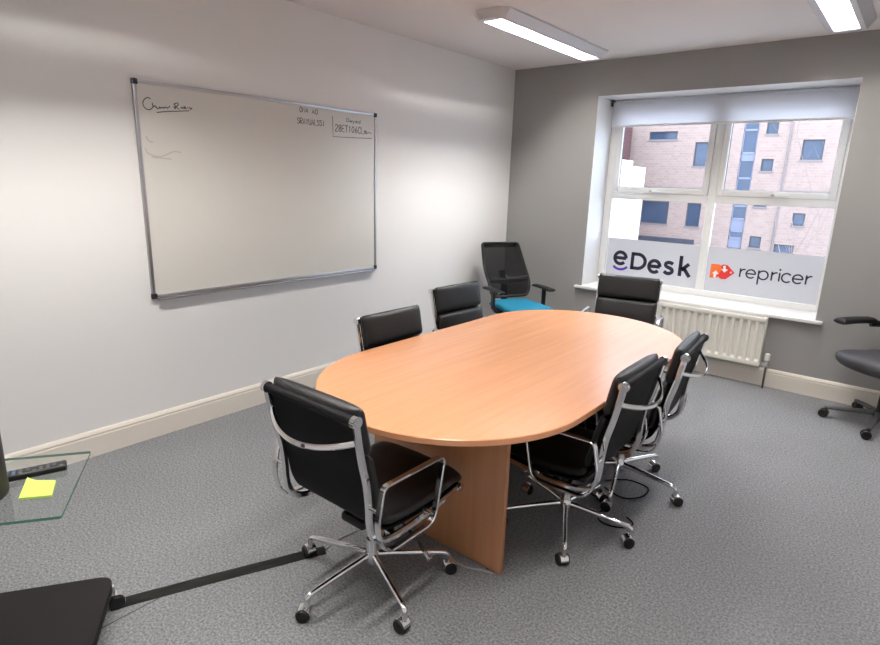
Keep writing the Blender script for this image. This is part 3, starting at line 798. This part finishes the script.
b = MB().bar(smooth([(x_, back_y(x_, 0.64)-0.012, 0.640+0.02*(x_/0.2)**2) for x_ in (-0.215, -0.12, 0, 0.12, 0.215)], 4), 0.055, 0.014, (0, 0, 1), bev=0.3)
b.build('lumbar_support', MT['plastic'], mc)
for s in (-1, 1):
    b = MB().bar([(s*0.12, -0.03, 0.388), (s*0.245, -0.03, 0.395), (s*0.275, -0.03, 0.43), (s*0.278, -0.035, 0.585)], 0.055, 0.022, (0, 1, 0), bev=0.3)
    ao = b.build('arm_support', MT['plastic'], mc)
    b = MB().pad([(s*0.272, -0.19, 0.600), (s*0.272, -0.02, 0.603), (s*0.270, 0.11, 0.598)], 0.042, 0.014, ew=3.0, n=18)
    b.build('arm_pad', MT['plastic'], ao)

# ------------------------------------------------------------------ task chair at the right
tc_ = empty('task_chair', (3.40, -0.375, 0), math.radians(143))
tag(tc_, 'charcoal task chair with padded arms at the right edge, by the skirting board', 'chair')
star_base(tc_, 0.33, math.radians(191-143), MT['grey_plastic'], 0.085)
MB().pad([(0, -0.20, 0.468), (0, -0.05, 0.455), (0, 0.12, 0.463), (0, 0.21, 0.457), (0, 0.270, 0.428)], 0.275, 0.050, ew=2.4, crown=0.1, n=34, plan=3.2).build('seat', MT['task_seat'], tc_)
MB().box((-0.10, -0.14, 0.355), (0.10, 0.10, 0.418), 0.02).build('tilt_mechanism', MT['grey_plastic'], tc_)
MB().pad([(0, -0.235, 0.53), (0, -0.242, 0.66), (0, -0.252, 0.80), (0, -0.265, 0.92)], 0.185, 0.022, ew=3.0, n=30).build('backrest', MT['task_seat'], tc_)
MB().bar(smooth([(0, -0.10, 0.365), (0, -0.24, 0.385), (0, -0.275, 0.48), (0, -0.278, 0.66), (0, -0.288, 0.78)], 5), 0.055, 0.020, (1, 0, 0)).build('back_spine', MT['grey_plastic'], tc_)
for s in (-1, 1):
    b = MB().bar(smooth([(s*0.05, -0.270, 0.58), (s*0.18, -0.262, 0.63), (s*0.262, -0.20, 0.660), (s*0.285, -0.10, 0.666)], 5), 0.045, 0.024, (0, 0, 1), bev=0.4)
    ao = b.build('arm_support', MT['plastic'], tc_)
    b = MB().pad([(s*0.290, -0.12, 0.690), (s*0.292, 0.03, 0.694), (s*0.282, 0.19, 0.690)], 0.045, 0.022, ew=2.6, n=22)
    b.build('arm_pad', MT['plastic'], ao)

# ------------------------------------------------------------------ display stand at the lower left
FD = Vector((0.855, -0.518, 0)).normalized(); BD = Vector((-0.545, -0.839, 0)).normalized()
BC = Vector((1.318, -4.530, 0))
st = empty('display_stand', BC+FD*0.375+BD*0.26); tag(st, 'black wheeled display stand with a clear glass shelf at the lower left', 'display stand')
S0 = Vector(st.location)
def sp(a, d, z): return BC+FD*a+BD*d+Vector((0, 0, z))-S0
base_pts = fillet([tuple(sp(a, d, 0)) for a, d in ((0, 0), (0.75, 0), (0.75, 0.52), (0, 0.52))], 0.055, 8)
b = MB().prism([(p.x, p.y) for p in base_pts], 0.090, 0.124); b.build('base_board', MT['black_base'], st)
cx_ = sp(0.375, 0.300, 0)
b = MB().prism([(cx_.x+FD.x*u+BD.x*v, cx_.y+FD.y*u+BD.y*v) for u, v in arc(0, 0, 0.050, 0.035, 0, 354, 60)], 0.124, 0.6915)
b.build('column', MT['column'], st)
for a, d in ((0.016, 0.012), (0.715, 0.035), (0.715, 0.485), (0.035, 0.485)):
    p = sp(a, d, 0)
    rz = math.atan2(BD.y, BD.x) if d < 0.1 else 0.4
    b = MB().cyl((0, 0, 0.050), (0, 0, 0.090), 0.012, seg=12)
    nh = 12
    b.bar([Vector((0.012+0.029*math.cos(D_(-20)+D_(200)*i/nh), 0, 0.027+0.029*math.sin(D_(-20)+D_(200)*i/nh))) for i in range(nh+1)], 0.030, 0.003, (0, 1, 0), bev=0.2)
    co = b.build('caster', MT['chrome'], st, loc=p, rot=(0, 0, math.radians(75) if d < 0.1 else rz))
    for s in (-1, 1):
        MB().lathe([(0.004, s*0.004), (0.025, s*0.004), (0.027, s*0.006), (0.027, s*0.020), (0.024, s*0.024), (0.005, s*0.025)], (0.012, 0, 0.027), 'y', 20).build('caster_wheel', MT['plastic'], co)
G1 = Vector((1.459, -4.596, 0)); G2 = Vector((1.793, -4.785, 0)); GB = Vector((-0.565, -0.825, 0)).normalized()
gq = [G1, G2, G2+GB*0.36, G1+GB*0.36]
gp = fillet([tuple(p-S0) for p in gq], 0.006, 3)
b = MB(); b.mi = 0
b.prism([(p.x, p.y) for p in gp], 0.692, 0.700)
for f in b.bm.faces:
    if abs(f.normal.z) < 0.5 and len(f.verts) == 4: pass
gs = b.build('glass_shelf', [MT['shelf_glass'], MT['glass_edge']], st)
for pl in gs.data.polygons:
    if abs(pl.normal.z) < 0.5: pl.material_index = 1
b = MB()
cb = Vector((cx_.x, cx_.y, 0))
b.box((-0.085, -0.070, 0.676), (0.085, 0.070, 0.6915), 0.004, mat=Matrix.Translation(cb) @ Matrix.Rotation(math.atan2(FD.y, FD.x), 4, 'Z'))
b.build('shelf_bracket', MT['column'], st)

# dark speaker standing on the glass, cut by the left edge of the picture
spk = Vector((1.546, -4.892, 0))
so2 = empty('desk_speaker', (spk.x, spk.y, 0.700), math.atan2(FD.y, FD.x)); tag(so2, 'dark rounded upright speaker on the glass shelf, cut by the left edge of the photo', 'speaker')
def oval(k, z, b): return [b.bm.verts.new((0.066*k*math.cos(2*PI*i/40), 0.056*k*math.sin(2*PI*i/40), z)) for i in range(40)]
b = MB(); rg = [oval(k, z, b) for k, z in ((0.90, 0.0), (0.97, 0.005), (1.0, 0.014), (1.0, 0.250), (0.95, 0.268), (0.82, 0.275))]
for A, C in zip(rg, rg[1:]):
    for j in range(40): b._face([A[j], A[(j+1) % 40], C[(j+1) % 40], C[j]])
b._face(list(reversed(rg[0]))); b._face(rg[-1])
b.build('speaker_body', MT['column'], so2)
MB().lathe([(0.030, 0.2745), (0.030, 0.2775), (0.026, 0.2785)], seg=24).build('control_ring', MT['plastic'], so2)

# remote control and sticky notes on the glass
rm = empty('remote_control', (1.497, -4.772, 0.700), math.atan2(-0.955, -0.29)); tag(rm, 'black remote control lying on the glass shelf', 'remote control')
MB().box((-0.092, -0.022, 0.0), (0.092, 0.022, 0.019), 0.006, 3).build('remote_body', MT['plastic'], rm)
for i in range(9):
    for j in range(3):
        m_ = MT['blue_button'] if i > 6 else MT['button']
        if (i*3+j) % 4 == 1 and i <= 6: continue
        xx = -0.078+i*0.0165; yy = (j-1)*0.0115
        MB().box((xx-0.0045, yy-0.0036, 0.0188), (xx+0.0045, yy+0.0036, 0.0204), 0.0008, 1).build('button', m_, rm)
sn = empty('sticky_notes', (1.607, -4.786, 0.700)); tag(sn, 'small pad of lime green sticky notes on the glass shelf', 'sticky notes')
quad = [(1.536, -4.788), (1.593, -4.735), (1.674, -4.770), (1.627, -4.834)]
b = MB()
n = 10; g0, g1 = [], []
for i in range(n+1):
    r0_, r1_ = [], []
    for j in range(n+1):
        u, v = i/n, j/n
        A = Vector((*quad[0], 0)).lerp(Vector((*quad[1], 0)), u); C = Vector((*quad[3], 0)).lerp(Vector((*quad[2], 0)), u)
        p = A.lerp(C, v)
        r0_.append(b.bm.verts.new((p.x-1.607, p.y+4.786, 0.0002)))
        z = 0.006+0.010*max(0, 1-u*2.5)**2*(1-v)
        r1_.append(b.bm.verts.new((p.x-1.607, p.y+4.786, z)))
    g0.append(r0_); g1.append(r1_)
for g in (g0, g1):
    for i in range(n):
        for j in range(n): b._face([g[i][j], g[i+1][j], g[i+1][j+1], g[i][j+1]])
for i in range(n):
    for (A, C) in ((g0[i][0], g0[i+1][0]), ):
        pass
    b._face([g0[i][0], g0[i+1][0], g1[i+1][0], g1[i][0]]); b._face([g0[i][n], g0[i+1][n], g1[i+1][n], g1[i][n]])
    b._face([g0[0][i], g0[0][i+1], g1[0][i+1], g1[0][i]]); b._face([g0[n][i], g0[n][i+1], g1[n][i+1], g1[n][i]])
b.build('note_pad', MT['note'], sn)

# ------------------------------------------------------------------ floor cables
def cable(name, pts, r, mat, label, cat='cable', k=8):
    o = MB().tube(smooth(pts, k), r, 8).build(name, mat); tag(o, label, cat); return o
o = MB().sweep([(1.312, -4.552, 0.0), (1.345, -4.470, 0.0), (1.44, -4.250, 0.0), (1.53, -4.050, 0.0), (1.608, -3.872, 0.0), (1.640, -3.810, 0.0)],
               [(0.030, 0.0005), (0.013, 0.011), (-0.013, 0.011), (-0.030, 0.0005)], (0.91, -0.41, 0)).build('cable_cover', MT['rubber'])
tag(o, 'flat black cable cover strip running across the carpet to the near chair', 'cable cover')
cable('floor_cable', [(1.642, -3.806, 0.006), (1.628, -3.74, 0.005), (1.636, -3.65, 0.004), (1.66, -3.53, 0.004), (1.70, -3.38, 0.004)], 0.004, MT['grey_cable'], 'thin grey cable from the cable cover end to the table leg')
cable('power_cable', [(2.06, -3.47, 0.004), (2.11, -3.492, 0.004), (2.17, -3.490, 0.004), (2.23, -3.462, 0.004), (2.275, -3.445, 0.004)], 0.004, MT['grey_cable'], 'pale grey cable along the foot of the near table panel')

cable('cable_loop', [(2.30, -2.40, 0.004), (2.39, -2.31, 0.004), (2.49, -2.31, 0.004), (2.52, -2.36, 0.004), (2.51, -2.44, 0.004), (2.46, -2.50, 0.004), (2.39, -2.50, 0.004), (2.33, -2.47, 0.004)], 0.004, MT['rubber'], 'thin black cable looped on the carpet beneath the chair nearer the radiator')
cable('cable_loop', [(2.30, -2.58, 0.004), (2.43, -2.64, 0.004), (2.41, -2.72, 0.004), (2.44, -2.78, 0.004), (2.50, -2.79, 0.004), (2.56, -2.755, 0.004), (2.575, -2.70, 0.004), (2.53, -2.665, 0.004)], 0.004, MT['rubber'], 'thin black cable loop on the carpet by the front right chair base')

# ------------------------------------------------------------------ outside the window
gd = MB().box((-60, 0.6, -6.2), (50, 80, -6.0)).build('ground', MT['asphalt']); tag(gd, kind='structure')
FYB = 31.26
bd = empty('brick_building', (-3, FYB, -6)); tag(bd, 'pale buff brick apartment block seen across the street through the window', 'building')
def bpart(b, name, mat, parent=bd): return off2(b.build(name, mat), parent)
def off2(o, parent):
    v0 = Vector(bd.location)
    for v in o.data.vertices: v.co -= v0
    o.parent = parent
    return o
holes = [(-10.35, -8.66, 4.33, 4.79), (-7.58, -6.78, 2.80, 4.14), (-10.34, -8.66, -0.68, 0.67), (-7.58, -6.78, -0.72, 0.65),
         (-3.95, -3.38, 4.51, 5.13), (-3.95, -3.36, 2.57, 3.20), (-2.13, -1.14, 3.16, 4.18), (-2.01, -1.42, -0.28, 0.38), (-3.93, -3.34, -1.65, -1.02),
         (-2.66, -1.69, -1.99, -1.36), (-3.99, -3.36, 0.63, 1.18)]
# wall with real openings: columns split at every edge
def wall_with_holes(b, x0, x1, z0, z1, y0, y1, hs):
    xs = sorted({x0, x1, *[h[0] for h in hs], *[h[1] for h in hs]})
    for a, c in zip(xs, xs[1:]):
        mid = (a+c)/2
        cut = sorted([(h[2], h[3]) for h in hs if h[0] < mid < h[1]])
        z = z0
        for p, q_ in cut:
            if p > z: b.box((a, y0, z), (c, y1, p))
            z = max(z, q_)
        if z < z1: b.box((a, y0, z), (c, y1, z1))
b = MB(); wall_with_holes(b, -16, 10, -6, 9.5, FYB, FYB+0.4, holes+[(-5.07, -4.31, -6.0, 9.0)])
b.box((-16, FYB+0.41, -6), (10, FYB+8, 9.5))
bpart(b, 'brick_wall', MT['pink_brick'])
for (x0, x1, z0, z1) in holes:
    t = 0.06; b = MB()
    y0 = FYB+0.10
    b.box((x0, y0, z0), (x0+t, y0+0.08, z1)); b.box((x1-t, y0, z0), (x1, y0+0.08, z1)); b.box((x0+t, y0, z0), (x1-t, y0+0.08, z0+t)); b.box((x0+t, y0, z1-t), (x1-t, y0+0.08, z1))
    wo = bpart(b, 'facade_window', MT['facade_frame'])
    bpart(MB().box((x0+t, y0+0.03, z0+t), (x1-t, y0+0.05, z1-t)), 'facade_pane', MT['dark_glass'], wo)
    bpart(MB().box((x0-0.06, FYB-0.05, z0-0.10), (x1+0.06, FYB+0.10, z0)), 'window_ledge', MT['stone'], wo)
sg = [9.0, 4.75, 3.52, 3.14, 2.15, 0.93, 0.61, -0.11, -0.81, -1.21, -1.71, -6.0]
kinds = ['g', 'g', 'p', 'g', 'g', 'g', 'g', 'p', 'g', 'p', 'g']
sw = MB()
for z in sg: sw.box((-5.07, FYB+0.08, z-0.05), (-4.31, FYB+0.2, z+0.05))
for xx in (-5.07, -4.37): sw.box((xx, FYB+0.08, -6), (xx+0.06, FYB+0.2, 9.0))
so_ = bpart(sw, 'stair_window', MT['facade_panel'])
for (z1, z0), k in zip(zip(sg, sg[1:]), kinds):
    bpart(MB().box((-5.01, FYB+0.12, z0+0.05), (-4.37, FYB+0.15, z1-0.05)), 'stair_pane' if k == 'g' else 'stair_panel', MT['dark_glass'] if k == 'g' else MT['facade_panel'], so_)
bpart(MB().box((-10.28, FYB-0.25, 1.43), (-6.74, FYB, 1.54)), 'ledge', MT['stone'])
bpart(MB().box((-2.68, FYB-0.25, 1.43), (0.4, FYB, 1.56)), 'ledge', MT['stone'])
bpart(MB().box((-10.30, FYB-0.20, -2.4), (-6.92, FYB, -1.5)), 'dark_canopy', MT['facade_frame'])
bpart(MB().cyl((-2.75, FYB-0.06, -6), (-2.75, FYB-0.06, 9.4), 0.045, seg=10), 'downpipe', MT['stone'])
# white rendered building at the left
wbd = MB(); wbd.box((-16.0, 20.0, -6), (-7.62, 24, 2.46)); wbd.box((-16.0, 20.0, 2.46), (-8.30, 24, 2.78))
wb_ = wbd.build('white_building', MT['render_white']); tag(wb_, 'low white rendered building at the left of the window view', 'building')
wv = MB()
for (x0, x1, z0, z1) in ((-8.9, -8.4, 0.55, 1.0), (-10.2, -9.7, 0.55, 1.0)):
    o = MB().box((x0, 19.93, z0), (x1, 20.0, z1)).build('window_surround', MT['stone'], wb_)
wv.bm.free()
rb = MB().box((-19, 26.0, -6), (-11.15, 30.5, 5.6)).build('red_building', MT['red_brick']); tag(rb, 'dark red brick building behind the low white building', 'building')
# bare tree
def tree(x, y, z0, hgt):
    b = MB()
    def branch(p, d, l, r, depth):
        pts = [p]; q_ = p.copy(); dd = d.copy()
        for i in range(4):
            dd = (dd+Vector((random.uniform(-.18, .18), random.uniform(-.18, .18), random.uniform(-.02, .12)))).normalized()
            q_ = q_+dd*l/4; pts.append(q_.copy())
        b.tube(pts, r, 5, scale=[1-0.15*i for i in range(5)])
        if depth > 0:
            for k in range(3 if depth > 1 else 4):
                pp = pts[1+random.randrange(4)]
                a = random.uniform(0, 2*PI)
                nd = (dd+Vector((math.cos(a)*.6, math.sin(a)*.6, .25))).normalized()
                branch(pp, nd, l*0.6, r*0.5, depth-1)
    for s in (-0.12, 0.14):
        branch(Vector((s, 0, 0)), Vector((s*0.8, 0.05, 1)), hgt*0.75, 0.04, 3)
    o = b.build('bare_tree', MT['bark'], loc=(x, y, z0)); tag(o, 'thin bare tree in front of the brick block', 'tree')
tree(-0.35, 25.0, -6.0, 8.6)
